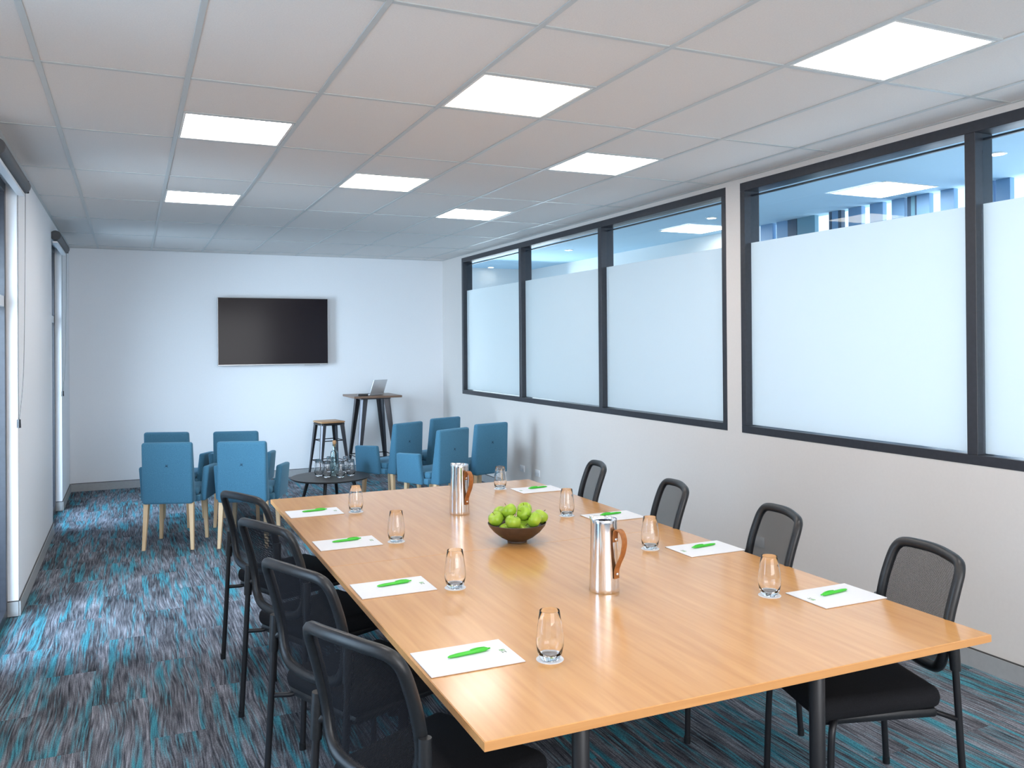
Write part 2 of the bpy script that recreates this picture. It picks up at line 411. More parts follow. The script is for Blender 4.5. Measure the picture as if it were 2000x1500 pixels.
# ceiling: slab, tiles, grid
TX0, TY0 = -.3548, 4.117
bm = NB(); box(bm, XL-.2, XR+.15, YF-.2, YB+.15, HC+.012, HC+.16); ceil = st('ceiling', bm, M('ceiling_void', (.5, .5, .5), .9))
xs = [XL] + [TX0 + .6*i for i in range(8)] + [XR]
rows = [j for j in range(-6, 7)]
yl = [YF] + [TY0 + 1.2*j for j in rows if YF < TY0 + 1.2*j < YB] + [YB]
LIGHTS = []   # (col index i, y centre, warm)
for yc in (-4.583+2.4, .217, 2.617, 5.017, 7.417): LIGHTS.append((1, yc, False)); LIGHTS.append((5, yc, False))
for yc in (-.983, 1.417, 3.817, 6.217): LIGHTS.append((3, yc, True))
tilecache = {}
ti = 0
for a in range(len(xs)-1):
    x0, x1 = xs[a], xs[a+1]
    ci = a-1
    for b in range(len(yl)-1):
        y0, y1 = yl[b], yl[b+1]
        spans = [(y0, y1)]
        for (c, yc, wm) in LIGHTS:
            if c == ci and y0-.01 < yc < y1+.01:
                spans = [s for s in ((y0, yc-.3), (yc+.3, y1)) if s[1]-s[0] > .05]
        for (s0, s1) in spans:
            key = (round(x1-x0, 3), round(s1-s0, 3))
            loc = ((x0+x1)/2, (s0+s1)/2, HC)
            if key in tilecache: inst(tilecache[key], 'ceiling_tile', ceil, loc)
            else:
                b_ = NB(); hx = (x1-x0)/2-.006; hy = (s1-s0)/2-.006
                box(b_, -hx, hx, -hy, hy, .001, .012, .0015)
                tilecache[key] = link('ceiling_tile', b_, m_tile, ceil, loc=loc)
    # cross tees in this column
    ce = set(yl[1:-1])
    for (c, yc, wm) in LIGHTS:
        if c == ci: ce |= {yc-.3, yc+.3}
    ce2 = []
    for v in sorted(ce):
        if not ce2 or v-ce2[-1] > .02: ce2.append(v)
    for v in ce2:
        key = ('t', round(x1-x0, 3))
        if key in tilecache: inst(tilecache[key], 'cross_tee', ceil, ((x0+x1)/2, v, HC))
        else:
            b_ = NB(); hx = (x1-x0)/2-.012; box(b_, -hx, hx, -.012, .012, -.003, .009, .001)
            tilecache[key] = link('cross_tee', b_, m_tee, ceil, loc=((x0+x1)/2, v, HC))
for i in range(8):
    x = TX0+.6*i
    b_ = NB(); box(b_, x-.012, x+.012, YF, YB, HC-.004, HC+.009, .001); link('main_tee', b_, m_tee, ceil)
b_ = NB()
box(b_, XL, XL+.02, YF, YB, HC-.004, HC+.001); link('wall_angle', b_, m_tee, ceil)
b_ = NB(); box(b_, XR-.02, XR, YF, YB, HC-.004, HC+.001); link('wall_angle', b_, m_tee, ceil)
b_ = NB(); box(b_, XL, XR, YB-.02, YB, HC-.004, HC+.001); link('wall_angle', b_, m_tee, ceil)

LL = {(1, 5.017): 'white square ceiling light at left, nearer of the two left of the screen column',
      (1, 7.417): 'white square ceiling light at left, farther of the two, nearest the back wall',
      (3, 3.817): 'cream-tinted square ceiling light, larger nearer one in the middle row',
      (3, 6.217): 'cream-tinted square ceiling light, smaller farther one in the middle row',
      (5, 2.617): 'very bright large white ceiling light at upper right, nearest of the right row',
      (5, 5.017): 'bright white ceiling light in the middle of the right row above the windows',
      (5, 7.417): 'small bright white ceiling light, farthest of the right row'}
for (c, yc, wm) in LIGHTS:
    x = TX0+.6*(c+.5)
    lb = LL.get((c, round(yc, 3)))
    if lb is None:
        lb = '%s square panel light, %s row, %s' % ('cream-tinted' if wm else 'white', {1: 'left', 3: 'middle', 5: 'right'}[c], 'outside the frame above the viewer' if yc > 0 else 'outside the frame behind the viewer')
        if c == 1 and yc > 1: lb = 'white square panel light, left row, just outside the top of the picture'
    t = empty('ceiling_light', (x, yc, HC), label=lb, cat='ceiling light', group='square panel lights in the suspended ceiling')
    b_ = NB(); h = .286
    for (p, q, r_, s_) in ((-h, h, -h, -h+.014), (-h, h, h-.014, h), (-h, -h+.014, -h+.014, h-.014), (h-.014, h, -h+.014, h-.014)): box(b_, p, q, r_, s_, -.002, .011)
    link('frame', b_, m_lightframe, t)
    b_ = NB(); box(b_, -h+.014, h-.014, -h+.014, h-.014, .003, .009); link('diffuser', b_, m_warm if wm else m_cool, t)

# right wall windows
XG = 4.20
FT = 2.50
def window(name, y0, y1, mull, label):
    t = empty(name, (XR, (y0+y1)/2, ZB), kind='structure'); t['label'] = label
    oy = (y0+y1)/2
    def B(nm, a, mat, x0, x1, p, q, z0, z1, bev=.002):
        b_ = NB(); box(b_, x0-XR, x1-XR, p-oy, q-oy, z0-ZB, z1-ZB, bev); return link(nm, b_, mat, t)
    fx0, fx1 = XR-.004, XR+.135
    B('head_frame', 0, m_frame, fx0, fx1, y0, y1, ZT-.062, ZT)
    B('sill_frame', 0, m_frame, fx0, fx1, y0, y1, ZB, ZB+.054)
    B('jamb', 0, m_frame, fx0, fx1, y0, y0+.05, ZB+.054, ZT-.062); B('jamb', 0, m_frame, fx0, fx1, y1-.05, y1, ZB+.054, ZT-.062)
    mull = sorted(mull)
    for m_ in mull: B('mullion', 0, m_frame, fx0, fx1, m_-.032, m_+.032, ZB+.054, ZT-.062)
    es = [y0+.05] + [v for m_ in mull for v in (m_-.032, m_+.032)] + [y1-.05]
    for i in range(0, len(es), 2):
        B('glass_pane', 0, m_pane, XG, XG+.008, es[i], es[i+1], ZB+.054, ZT-.062, 0)
        B('frosted_film', 0, m_film, XG-.0015, XG-.0005, es[i]+.004, es[i+1]-.004, ZB+.06, FT, 0)
        B('glazing_bead', 0, m_frame, XG+.01, XG+.03, es[i], es[i+1], ZT-.10, ZT-.088, 0)
window('window_1', W1[0], W1[1], [7.12, 8.963], 'far charcoal-framed window with three frosted panes on the right wall')
window('window_2', W2[0], W2[1], [3.154, 1.26], 'near charcoal-framed window with frosted panes on the right wall, wider panes')
window_y = None
# corridor facade: panels and gaps seen above the film
t = empty('window_3', (XC, 3.0, 0), kind='structure'); t['label'] = 'glazed corridor facade with blue-grey vertical panels seen above the frosting'
m_pan = M('blue_grey_panel', (.16, .30, .48), .5); m_pan2 = M('dark_blue_panel', (.035, .07, .12), .5); m_pan3 = M('teal_grey_panel', (.12, .26, .34), .5)
spans = [(7.37, 7.18, 0), (7.12, 6.95, 0), (6.95, 6.82, 1), (6.81, 6.56, 2), (6.37, 6.33, 1), (6.33, 6.25, 0), (6.25, 6.21, 1), (6.12, 5.96, 0), (5.86, 5.71, 0), (5.61, 5.47, 0), (5.44, 5.40, 1), (5.40, 5.36, 2), (5.36, 5.34, 1), (5.34, 5.21, 0), (5.10, 4.97, 0), (4.85, 4.61, 0), (4.59, 4.47, 0)]
yy = 4.32
while yy > YF: spans.append((yy, yy-.13, 0)); yy -= .42
for (a, b, c) in spans:
    b_ = NB(); box(b_, .0, .05, b-3.0, a-3.0, 0, HC2-.001); link('vertical_panel', b_, (m_pan, m_pan2, m_pan3)[c], t)
b_ = NB(); box(b_, -.012, -.004, YF-3.0, 7.43-3.0, 0, .09); link('bottom_rail', b_, m_frame, t)
# corridor lights
def downlight(x, y, lb):
    t = empty('downlight', (x, y, HC2), label=lb, cat='ceiling light', group='round downlights in the corridor ceiling')
    b_ = NB(); lathe(b_, [(.062, 0), (.062, -.006), (.048, -.008), (.045, -.001)], 24, caps=False); link('trim_ring', b_, m_lightframe, t, smooth=True)
    b_ = NB(); lathe(b_, [(0, -.003), (.045, -.003), (.045, -.001), (0, -.001)], 24, caps=False); link('lamp', b_, m_down, t)
downlight(5.46, 7.10, 'round downlight seen through the right-hand pane of the far window')
downlight(5.48, 10.25, 'round downlight seen through the middle pane of the far window')
downlight(5.48, 13.0, 'round downlight seen through the leftmost pane of the far window')
downlight(5.45, 3.94, 'round downlight seen in the pane at the right edge of the picture')
for (y, lb) in ((5.25, 'square corridor ceiling light seen above the frosting of the near window'), (7.86, 'square corridor ceiling light seen in the top of the far window beside the wall strip')):
    t = empty('ceiling_light', (5.83, y, HC2), label=lb, cat='ceiling light', group='corridor panel lights')
    b_ = NB()
    for (p, q, r_, s_) in ((-.3, .3, -.3, -.286), (-.3, .3, .286, .3), (-.3, -.286, -.286, .286), (.286, .3, -.286, .286)): box(b_, p, q, r_, s_, -.006, 0)
    link('frame', b_, m_lightframe, t)
    b_ = NB(); box(b_, -.286, .286, -.286, .286, -.004, -.001); link('diffuser', b_, m_cool, t)

# left wall glazed openings, with dark frames, roller blinds and chains
wn_ = 4
for k_, (a, b) in enumerate(OPEN):
    t = empty('window_%d' % wn_, (XL, (a+b)/2, 0), kind='structure'); wn_ += 1
    t['label'] = ['dark-framed full-height glazed opening behind the viewpoint', 'dark-framed full-height glazed opening at the left edge of the picture', 'narrow-looking dark full-height glazed opening near the back left corner'][k_]
    h = (b-a)/2; x1 = -.062; x0 = -.135
    for (nm, p, q, z0, z1) in (('jamb', -h, -h+.06, 0, OT), ('jamb', h-.06, h, 0, OT), ('head_frame', -h+.06, h-.06, OT-.06, OT), ('sill_frame', -h+.06, h-.06, 0, .06)):
        b_ = NB(); box(b_, x0, x1, p, q, z0, z1, .002); link(nm, b_, m_frame, t)
    b_ = NB(); box(b_, x0+.01, x1-.004, -h+.06, h-.06, 2.03, 2.10, .002); link('transom', b_, m_alu, t)
    b_ = NB(); box(b_, -.105, -.097, -h+.06, h-.06, .06, 2.03); box(b_, -.105, -.097, -h+.06, h-.06, 2.10, OT-.06); link('glass_pane', b_, m_dkpane, t)
    if k_ == 0: continue
    lb = ['', 'large charcoal rolled-up blind over the opening at the left picture edge', 'small charcoal rolled-up blind over the opening near the back corner'][k_]
    t = empty('roller_blind', (XL, (a+b)/2, 0), label=lb, cat='roller blind', group='rolled-up blinds over the left openings')
    m_roll = M('blind_roll_charcoal', (.06, .062, .07), .55)
    b_ = NB(); cx = .036; cz = 2.832; hh = h+.03
    tube(b_, [(cx, -hh, cz), (cx, -hh+.004, cz), (cx, hh-.012, cz), (cx, hh-.003, cz), (cx, hh, cz)], [.042, .046, .046, .040, .030], 24); link('rolled_fabric', b_, m_roll, t, smooth=True)
    b_ = NB(); box(b_, .006, .05, -h+.01, h-.01, 2.762, 2.782, .003); link('bottom_rail', b_, m_alu, t)
    b_ = NB(); box(b_, .0, .07, hh, hh+.006, 2.79, 2.875, .003); link('bracket', b_, m_blackmetal, t)
    zb = 1.25
    b_ = NB(); tube(b_, [(.012, h-.05, 2.80), (.012, h-.06, zb+.04)], .0016, 6); tube(b_, smooth_path([(.05, h+.01, 2.80), (.045, h+.01, 2.2), (.035, h-.0, 1.6), (.014, h-.045, zb+.04)], 4), .0016, 6); link('chain', b_, m_blackmetal, t)
    b_ = NB(); tube(b_, [(.013, h-.055, zb+.045), (.013, h-.055, zb-.01)], [.011, .013], 12); link('chain_weight', b_, m_black, t, smooth=True)

# power outlets
for (y, z, lb) in ((8.93, .32, 'white wall outlet low on the right wall, farther of the pair by the corner'), (8.53, .32, 'white wall outlet low on the right wall, nearer of the pair by the corner'), (4.87, .32, 'double power outlet on the right wall seen through a mesh chair back')):
    t = empty('power_outlet', (XR, y, z), label=lb, cat='power outlet', group='outlets on the right wall')
    b_ = NB(); box(b_, -.009, 0, -.058, .058, -.037, .037, .003, 2); link('faceplate', b_, m_white, t, smooth=True)
    for s in (-.028, .028):
        b_ = NB(); box(b_, -.0115, -.009, s-.008, s+.008, .010, .024, .001); link('switch', b_, m_white, t)
    for s in (-.028, .028):
        b_ = NB()
        for (dy, dz) in ((-.007, -.004), (.007, -.004), (0, -.018)): box(b_, -.0095, -.0088, s+dy-.0012, s+dy+.0012, dz-.004, dz+.004)
        link('socket_slots', b_, m_gap, t)

# ------------------------------------------------------------------ television
t = empty('television', (1.745, YB, 1.51), label='large flat black television mounted on the back wall', cat='television')
b_ = NB(); box(b_, -.715, .715, -.085, -.045, .0, .893, .004); link('bezel', b_, m_tvframe, t)
b_ = NB(); box(b_, -.708, .708, -.0865, -.084, .014, .887, .0004); link('screen', b_, m_screen, t)
b_ = NB(); box(b_, -.45, .45, -.05, -.02, .2, .7, .01); link('housing', b_, m_black, t)
b_ = NB(); box(b_, -.12, .12, -.022, -.001, .3, .6); link('wall_bracket', b_, m_blackmetal, t)
b_ = NB(); box(b_, .40, .60, -.082, -.06, -.008, .0, .002); link('sensor_bar', b_, m_tvframe, t)

# ------------------------------------------------------------------ meeting table (two units butted together)
TR = -.006; TH = .75; KT = (CAM_H-TH)/(CAM_H-.73)   # positions on the table top were surveyed for a .73 m top
TO = Vector((.8329*KT, 2.0389*KT, 0)); TW, TL = 1.9157*KT, 3.8319*KT
ta = Vector((math.cos(TR), math.sin(TR), 0)); tb = Vector((-math.sin(TR), math.cos(TR), 0))
for k_ in range(2):
    org = TO + tb*(TL/2*k_)
    t = empty('meeting_table', org, TR, label=['near half of the long beech-topped meeting table, corner toward the viewer', 'far half of the long beech-topped meeting table, toward the blue armchairs'][k_], cat='table', group='two beech tables pushed together')
    b_ = NB(); box(b_, 0, TW, .0008, TL/2-.0008, TH-.027, TH, .0015)
    tp = link('tabletop', b_, m_beech, t)
    b_ = NB(); box(b_, -.0015, TW+.0015, 0, .0008, TH-.0255, TH-.0015)
    box(b_, -.0015, 0, .0008, TL/2-.0008, TH-.0255, TH-.0015); box(b_, TW, TW+.0015, .0008, TL/2-.0008, TH-.0255, TH-.0015)
    link('edge_band', b_, m_beech_edge, t)
    for x in (.305, 1.15, 1.62) if k_ else (.305, 1.15):
        for y in ((.055, TL/2-.12) if x != 1.62 else (TL/2-.12,)):
            b_ = NB(); lathe(b_, [(.024, .012), (.0245, .014), (.0245, TH-.032), (.024, TH-.031)], 24, x, y)
            lg = link('leg', b_, m_blackmetal, t, smooth=True)
            b_ = NB(); lathe(b_, [(.027, 0), (.027, .010), (.02, .012)], 20, x, y); link('foot', b_, m_black, lg, smooth=True)
            b_ = NB(); lathe(b_, [(.03, TH-.032), (.03, TH-.027)], 20, x, y); link('mounting_cap', b_, m_alu, lg, smooth=True)
    b_ = NB(); box(b_, .285, 1.17, .06, .09, TH-.052, TH-.027); box(b_, .285, .315, .09, TL/2-.15, TH-.052, TH-.027); box(b_, 1.14, 1.17, .09, TL/2-.15, TH-.052, TH-.027)
    link('under_frame', b_, m_blackmetal, t)

# ------------------------------------------------------------------ mesh-backed chairs
def make_mesh_chair():
    t = empty('mesh_chair')
    # seat
    b_ = NB(); box(b_, -.235, .235, -.20, .30, .425, .505, .038, 5)
    for v in b_.verts:
        if v.co.z > .46: v.co.z += .018*(1-(v.co.x/.24)**2)*(1-((v.co.y-.05)/.27)**2)
        if v.co.y > .18: v.co.z -= .12*(v.co.y-.18)
        v.co.x *= 1.0 + .06*(v.co.y-.03)/.23
    link('seat', b_, m_seat, t, smooth='all')
    b_ = NB(); box(b_, -.215, .215, -.18, .265, .395, .432, .014, 2); link('seat_shell', b_, m_black, t, smooth=True)
    for s in (-1, 1):
        b_ = NB(); tube(b_, [(s*.250, -.262, .008), (s*.244, -.245, .30), (s*.239, -.231, .58)], .0125, 12); lg = link('leg', b_, m_blackmetal, t, smooth=True)
        b_ = NB(); tube(b_, [(s*.2505, -.2625, 0), (s*.250, -.262, .03)], .0145, 12); link('foot', b_, m_black, lg, smooth=True)
        b_ = NB(); tube(b_, smooth_path([(s*.250, .265, .008), (s*.245, .255, .30), (s*.238, .245, .395), (s*.21, .22, .412), (s*.15, .18, .412)], 4), .0125, 12); lg = link('leg', b_, m_blackmetal, t, smooth=True)
        b_ = NB(); tube(b_, [(s*.2502, .2655, 0), (s*.250, .265, .03)], .0145, 12); link('foot', b_, m_black, lg, smooth=True)
        b_ = NB(); tube(b_, [(s*.2395, -.231, .575), (s*.237, -.228, .64), (s*.234, -.226, .716)], [.0185, .0195, .0185], 14); link('sleeve', b_, m_black, t, smooth=True)
        b_ = NB(); tube(b_, [(s*.246, -.235, .40), (s*.19, -.19, .405), (s*.17, -.10, .41)], .010, 10); link('side_rail', b_, m_blackmetal, t, smooth=True)
    # back frame loop: curved in plan, leaning back at the top
    def yc(x, z):   # depth of the back surface
        zz = (z-.54)/.40
        return -.203 - .020*zz - .082*max(0, zz-.30)**1.5*1.3 - .028*(1-(x/.22)**2)
    outline = [(-.13, .548), (0, .538), (.13, .548), (.186, .590), (.207, .67), (.210, .77), (.207, .86), (.198, .915), (.166, .942), (.08, .950), (0, .953)]
    outline = outline + [(-x, z) for x, z in outline[-2:2:-1]]
    loop = smooth_path([(x, yc(x, z), z) for x, z in outline], 4, True)
    b_ = NB(); tube(b_, loop, .0165, 10, closed=True, flat=(.0205, .0190)); link('back_frame', b_, m_black, t, smooth='all')
    b_ = NB()
    for s in (-1, 1):
        tube(b_, [(s*.204, yc(.204, .64), .65), (s*.235, -.229, .63)], [.015, .014], 10)
        tube(b_, [(s*.207, yc(.207, .69), .70), (s*.232, -.226, .69)], [.012, .012], 8)
    link('frame_joint', b_, m_black, t, smooth='all')
    # net panel
    b_ = NB(); nx_, nz_ = 14, 14
    def halfw(z):
        pts = sorted([(zz, abs(x)) for x, zz in outline if x >= 0])
        for (za, xa), (zb_, xb) in zip(pts, pts[1:]):
            if za <= z <= zb_: return xa + (xb-xa)*(z-za)/max(1e-6, zb_-za)
        return 0
    grid = []
    for j in range(nz_+1):
        z = .543 + (.948-.543)*j/nz_; hw = max(.06, halfw(z))
        grid.append([b_.verts.new((hw*(2*i/nx_-1), yc(hw*(2*i/nx_-1), z), z)) for i in range(nx_+1)])
    for j in range(nz_):
        for i in range(nx_): b_.faces.new([grid[j][i], grid[j][i+1], grid[j+1][i+1], grid[j+1][i]])
    link('mesh_back', b_, m_net, t, smooth='all')
    # padded band along the inner edge of the frame
    return t
proto = make_mesh_chair()
LCH = [((.815, 2.465), 25, 'black mesh chair on the left side, nearest the viewer'),
       ((.808, 3.27), 23, 'black mesh chair on the left side, second from the viewer'),
       ((.814, 4.095), 24, 'black mesh chair on the left side, third from the viewer'),
       ((.812, 4.925), 25, 'black mesh chair on the left side, farthest, in front of the blue armchairs')]
RCH = [((2.550, 2.43), 16, 'black mesh chair on the right side, nearest, seat showing under the table corner'),
       ((2.555, 3.26), 17, 'black mesh chair on the right side with a wall outlet behind its back'),
       ((2.560, 4.13), 17, 'black mesh chair on the right side, second from the far end'),
       ((2.567, 5.03), 17, 'black mesh chair on the right side, farthest, beside the two outlets')]
first = True
for (x, y), a, lb in LCH:
    c = proto if first else copy_tree(proto); first = False
    c.location = (x, y, 0); c.rotation_euler = (0, 0, R(a-90)); tag(c, lb, 'chair', 'black mesh chairs around the meeting table')
for (x, y), a, lb in RCH:
    c = copy_tree(proto); c.location = (x, y, 0); c.rotation_euler = (0, 0, R(90-a)); tag(c, lb, 'chair', 'black mesh chairs around the meeting table')

# ------------------------------------------------------------------ blue armchairs
def make_armchair():
    t = empty('armchair')
    # backrest slab, thinner at the top, leaning back
    b_ = NB(); w0, w1 = .213, .213
    hexa(b_, [(-w0, -.265, .40), (w0, -.265, .40), (w0, -.14, .40), (-w0, -.14, .40), (-w1, -.285, .935), (w1, -.285, .935), (w1, -.225, .935), (-w1, -.225, .935)], .022, 3)
    link('backrest', b_, m_blue, t, smooth='all')
    b_ = NB(); lathe(b_, [(0, .004), (.006, .004), (.010, .001), (.011, -.003)], 14, caps=False)
    for v in b_.verts: x, y, z = v.co; v.co = Vector((x, -.2765-z, .735+y))
    link('button', b_, m_button, t, smooth='all')
    b_ = NB()
    for an in (40, 130, 220, 310):
        c_, s_ = math.cos(R(an)), math.sin(R(an)); tube(b_, [(c_*.010, -.2770, .735+s_*.010), (c_*.030, -.2758, .735+s_*.030)], [.0025, .0006], 6)
    link('button_crease', b_, m_button, t)
    b_ = NB(); box(b_, -.245, .245, -.15, .27, .40, .455, .012, 2); link('seat_base', b_, m_blue, t, smooth=True)
    b_ = NB(); box(b_, -.225, .225, -.15, .275, .452, .515, .022, 3); link('seat_cushion', b_, m_blue, t, smooth='all')
    for s in (-1, 1):
        b_ = NB()
        hexa(b_, [(s*.222, -.095, .395), (s*.278, -.095, .395), (s*.278, .265, .395), (s*.222, .265, .395),
                  (s*.250, -.075, .70), (s*.306, -.075, .70), (s*.306, .25, .685), (s*.250, .25, .685)], .018, 3)
        link('armrest', b_, m_blue, t, smooth='all')
        for (y, dy) in ((-.21, -.03), (.21, .015)):
            b_ = NB(); a_ = .021; c_ = .014; x = s*.19; X = s*.205; Y = y+dy
            hexa(b_, [(X-c_, Y-c_, 0), (X+c_, Y-c_, 0), (X+c_, Y+c_, 0), (X-c_, Y+c_, 0), (x-a_, y-a_, .405), (x+a_, y-a_, .405), (x+a_, y+a_, .405), (x-a_, y+a_, .405)], .003, 1)
            link('leg', b_, m_legwood, t)
    return t
arm = make_armchair()
BL = [((.37, 8.16), (.33, .944), 'blue armchair in the left group, front left, back to the viewer'),
      ((.976, 7.94), (.37, .93), 'blue armchair in the left group, front right, just behind the mesh chairs'),
      ((.41, 9.12), (.37, .93), 'blue armchair in the left group, back left, only its top showing'),
      ((1.01, 8.89), (.30, .955), 'blue armchair in the left group, back right, mostly hidden'),
      ((2.58, 8.95), (-.485, .875), 'blue armchair in the right group, left one with armrest beside the coffee table'),
      ((2.79, 8.10), (-.425, .905), 'blue armchair in the right group, front one directly behind the steel jug'),
      ((3.18, 9.36), (-.354, .935), 'blue armchair in the right group, rearmost, nearest the back corner'),
      ((3.395, 8.48), (-.26, .965), 'blue armchair in the right group, rightmost, by the right wall')]
for i, ((x, y), f, lb) in enumerate(BL):
    c = arm if i == 0 else copy_tree(arm)
    c.location = (x, y, 0); c.rotation_euler = (0, 0, math.atan2(f[1], f[0])-PI/2); tag(c, lb, 'armchair', 'blue upholstered armchairs facing the screen')

# ------------------------------------------------------------------ round coffee table
CX, CY_, CH = 1.87, 8.72, .42
t = empty('coffee_table', (CX, CY_, 0), R(20), label='low round black coffee table holding a bottle and tumblers', cat='table')
b_ = NB(); lathe(b_, [(0, CH-.018), (.385, CH-.018), (.40, CH-.006), (.40, CH), (0, CH)], 64, caps=False); link('tabletop', b_, vary(M('black_stained_top', (.04, .035, .035), .4), (.035, .032, .033), (.055, .048, .046), nscale=8), t, smooth=30)
for k_ in range(4):
    an = R(45+90*k_); c_, s_ = math.cos(an), math.sin(an)
    b_ = NB(); tube(b_, [(c_*.34, s_*.34, 0), (c_*.23, s_*.23, CH-.03)], [.011, .019], 12); link('leg', b_, m_blackmetal, t, smooth=True)
b_ = NB(); box(b_, -.2, .2, -.015, .015, CH-.045, CH-.018); box(b_, -.015, .015, -.2, .2, CH-.045, CH-.018); link('cross_brace', b_, m_blackmetal, t)

# ------------------------------------------------------------------ tumblers
def glass_prof(s=1.0):
    o = [(0, 0), (.029, 0), (.033, .004), (.040, .022), (.0445, .045), (.0445, .062), (.042, .090), (.037, .125), (.0325, .155)]
    o += [(.0322, .1556)]
    i = [(.0314, .1558), (.0311, .155), (.0356, .125), (.0406, .090), (.0431, .062), (.0429, .045), (.038, .026), (.030, .017), (.012, .014), (0, .0135)]
    return [(r*s, z*s) for r, z in o+i]
b_ = NB(); lathe(b_, glass_prof(), 36, caps=False); g0 = link('tumbler', b_, m_glass, None, smooth=35)
GL = [(1.245, 2.481, 'nearest one on the left, beside the front notepad'), (1.251, 3.383, 'second on the left from the viewer'),
      (1.267, 4.31, 'third on the left'), (1.268, 5.189, 'farthest on the left, in front of the coffee table'),
      (2.369, 2.723, 'nearest on the right, beside the front right notepad'), (2.372, 3.597, 'second on the right, just right of the near steel jug'),
      (2.382, 4.506, 'third on the right, just right of the apple bowl'), (2.401, 5.554, 'farthest on the right, near the far table corner')]
gtop = TH
for i, (x, y, lb) in enumerate(GL):
    g = g0 if i == 0 else g0.copy()
    if i: COL.objects.link(g)
    g.location = (x*KT, y*KT, gtop+.0025); g.rotation_euler = (0, 0, i*.7)
    tag(g, 'clear tumbler, ' + lb, 'glass', 'clear tumblers on the meeting table')
b_ = NB(); lathe(b_, [(0, 0), (.044, 0), (.0445, .001), (.044, .002), (0, .002)], 40, caps=False); c0 = link('coaster', b_, m_paper, None, smooth=30)
for i, (x, y, lb) in enumerate(GL):
    g = c0 if i == 0 else c0.copy()
    if i: COL.objects.link(g)
    g.location = (x*KT, y*KT, gtop+.0002)
    tag(g, 'white paper coaster, ' + lb, 'coaster', 'paper coasters on the meeting table')
import_un = None
CG = [(623, 932, 'leftmost of the front row'), (638.5, 934.5, 'just left of the bottle'), (665, 934.5, 'just right of the bottle'), (685, 931, 'rightmost of the front row'), (645, 925, 'behind the bottle on its left'), (677, 924.5, 'behind on the right')]
def ray(x, y):
    a = x-1000; b = CY-y; cr, sr = math.cos(ROLL), math.sin(ROLL)
    u = (a*cr+b*sr)/F_PX; v = (-a*sr+b*cr)/F_PX
    cp, sp = math.cos(PITCH), math.sin(PITCH); d = cp-v*sp; z = sp+v*cp
    s, c = math.sin(YAW), math.cos(YAW); return (d*s+u*c, d*c-u*s, z)
def atz(x, y, z):
    r = ray(x, y); t_ = (z-CAM_H)/r[2]; return (r[0]*t_, r[1]*t_)
for i, (px, py, lb) in enumerate(CG):
    g = g0.copy(); COL.objects.link(g); x, y = atz(px, py-2, CH)
    g.location = (x, y, CH+.0005); g.scale = (1.08, 1.08, 1.08)
    tag(g, 'clear tumbler on the round coffee table, ' + lb, 'glass', 'tumblers on the coffee table')
x, y = atz(653.5, 929, CH)
t = empty('bottle', (x, y, CH+.0005), label='tall green-tinted water bottle with a cork stopper on the coffee table', cat='bottle')
b_ = NB(); lathe(b_, [(0, 0), (.036, 0), (.041, .006), (.041, .235), (.037, .25), (.022, .262), (.0185, .27), (.0185, .315), (.021, .317), (.021, .325), (.016, .325), (.0155, .27), (.03, .25), (.037, .235), (.037, .012), (0, .01)], 32, caps=False); link('glass_body', b_, m_bottle, t, smooth=40)
b_ = NB(); lathe(b_, [(0, .30), (.0145, .30), (.0155, .326), (.0195, .334), (.0195, .355), (.015, .362), (0, .362)], 20, caps=False); link('cork_stopper', b_, m_cork, t, smooth=40)

# ------------------------------------------------------------------ notepads and pens
def notepad():
    t = empty('notepad')
    b_ = NB(); box(b_, -.16, .16, -.112, .112, .0012, .0045, .0004); link('paper_stack', b_, m_paper, t)
    b_ = NB(); box(b_, -.16, .16, -.112, .112, 0, .0011); link('backing_card', b_, m_card, t)
    # printed marks near the far short edge: a grey-green mark and a green square with an H, facing +Y readers
    b_ = NB(); z0, z1 = .0045, .0048
    box(b_, .120, .138, .0025, .0165, z0, z1)
    lg = link('logo_green', b_, m_dgreen, t); lg['label'] = 'green printed square mark'
    b_ = NB()
    for (a, c, d, e) in ((.1225, .1245, .005, .014), (.1335, .1355, .005, .014), (.1245, .1335, .0086, .0104)): box(b_, a, c, d, e, .0048, .0049)
    link('logo_letter', b_, m_paper, lg)
    b_ = NB()
    for (a, c, d, e) in ((.121, .125, -.015, -.0025), (.133, .137, -.015, -.0025), (.125, .133, -.0105, -.007)): box(b_, a, c, d, e, z0, z1)
    l2 = link('logo_grey', b_, m_grprint, t); l2['label'] = 'grey-green printed mark'
    return t
def pen():
    t = empty('pen')
    b_ = NB(); tube(b_, [(-.078, 0, .006), (-.070, 0, .006), (-.045, 0, .0065), (0, 0, .0065), (.008, 0, .0075), (.040, 0, .0080), (.058, 0, .0075), (.066, 0, .007)], [.0015, .0045, .0062, .0062, .0073, .0078, .0068, .0045], 14)
    link('barrel', b_, m_green, t, smooth='all')
    b_ = NB(); tube(b_, [(.064, 0, .007), (.076, 0, .007)], [.0032, .0028], 10); link('push_button', b_, m_green, t, smooth=True)
    b_ = NB(); tube(b_, smooth_path([(.055, 0, .0145), (.03, 0, .0165), (.004, 0, .0145)], 4), .002, 8, flat=(.0012, .0028)); link('clip', b_, m_green, t, smooth=True)
    return t
np0 = notepad(); pn0 = pen()
NP = [((1.003, 2.606), 0, (1.018, 2.622), 'front left'), ((1.012, 3.497), 0, (1.026, 3.522), 'second left'), ((1.024, 4.380), .01, (1.03, 4.415), 'third left'), ((1.029, 5.270), 0, (1.037, 5.30), 'farthest left'),
      ((2.602, 2.600), PI, (2.609, 2.616), 'front right'), ((2.613, 3.474), PI, (2.623, 3.496), 'second right'), ((2.616, 4.362), PI, (2.621, 4.397), 'third right'), ((2.622, 5.403), PI, (2.64, 5.434), 'farthest right')]
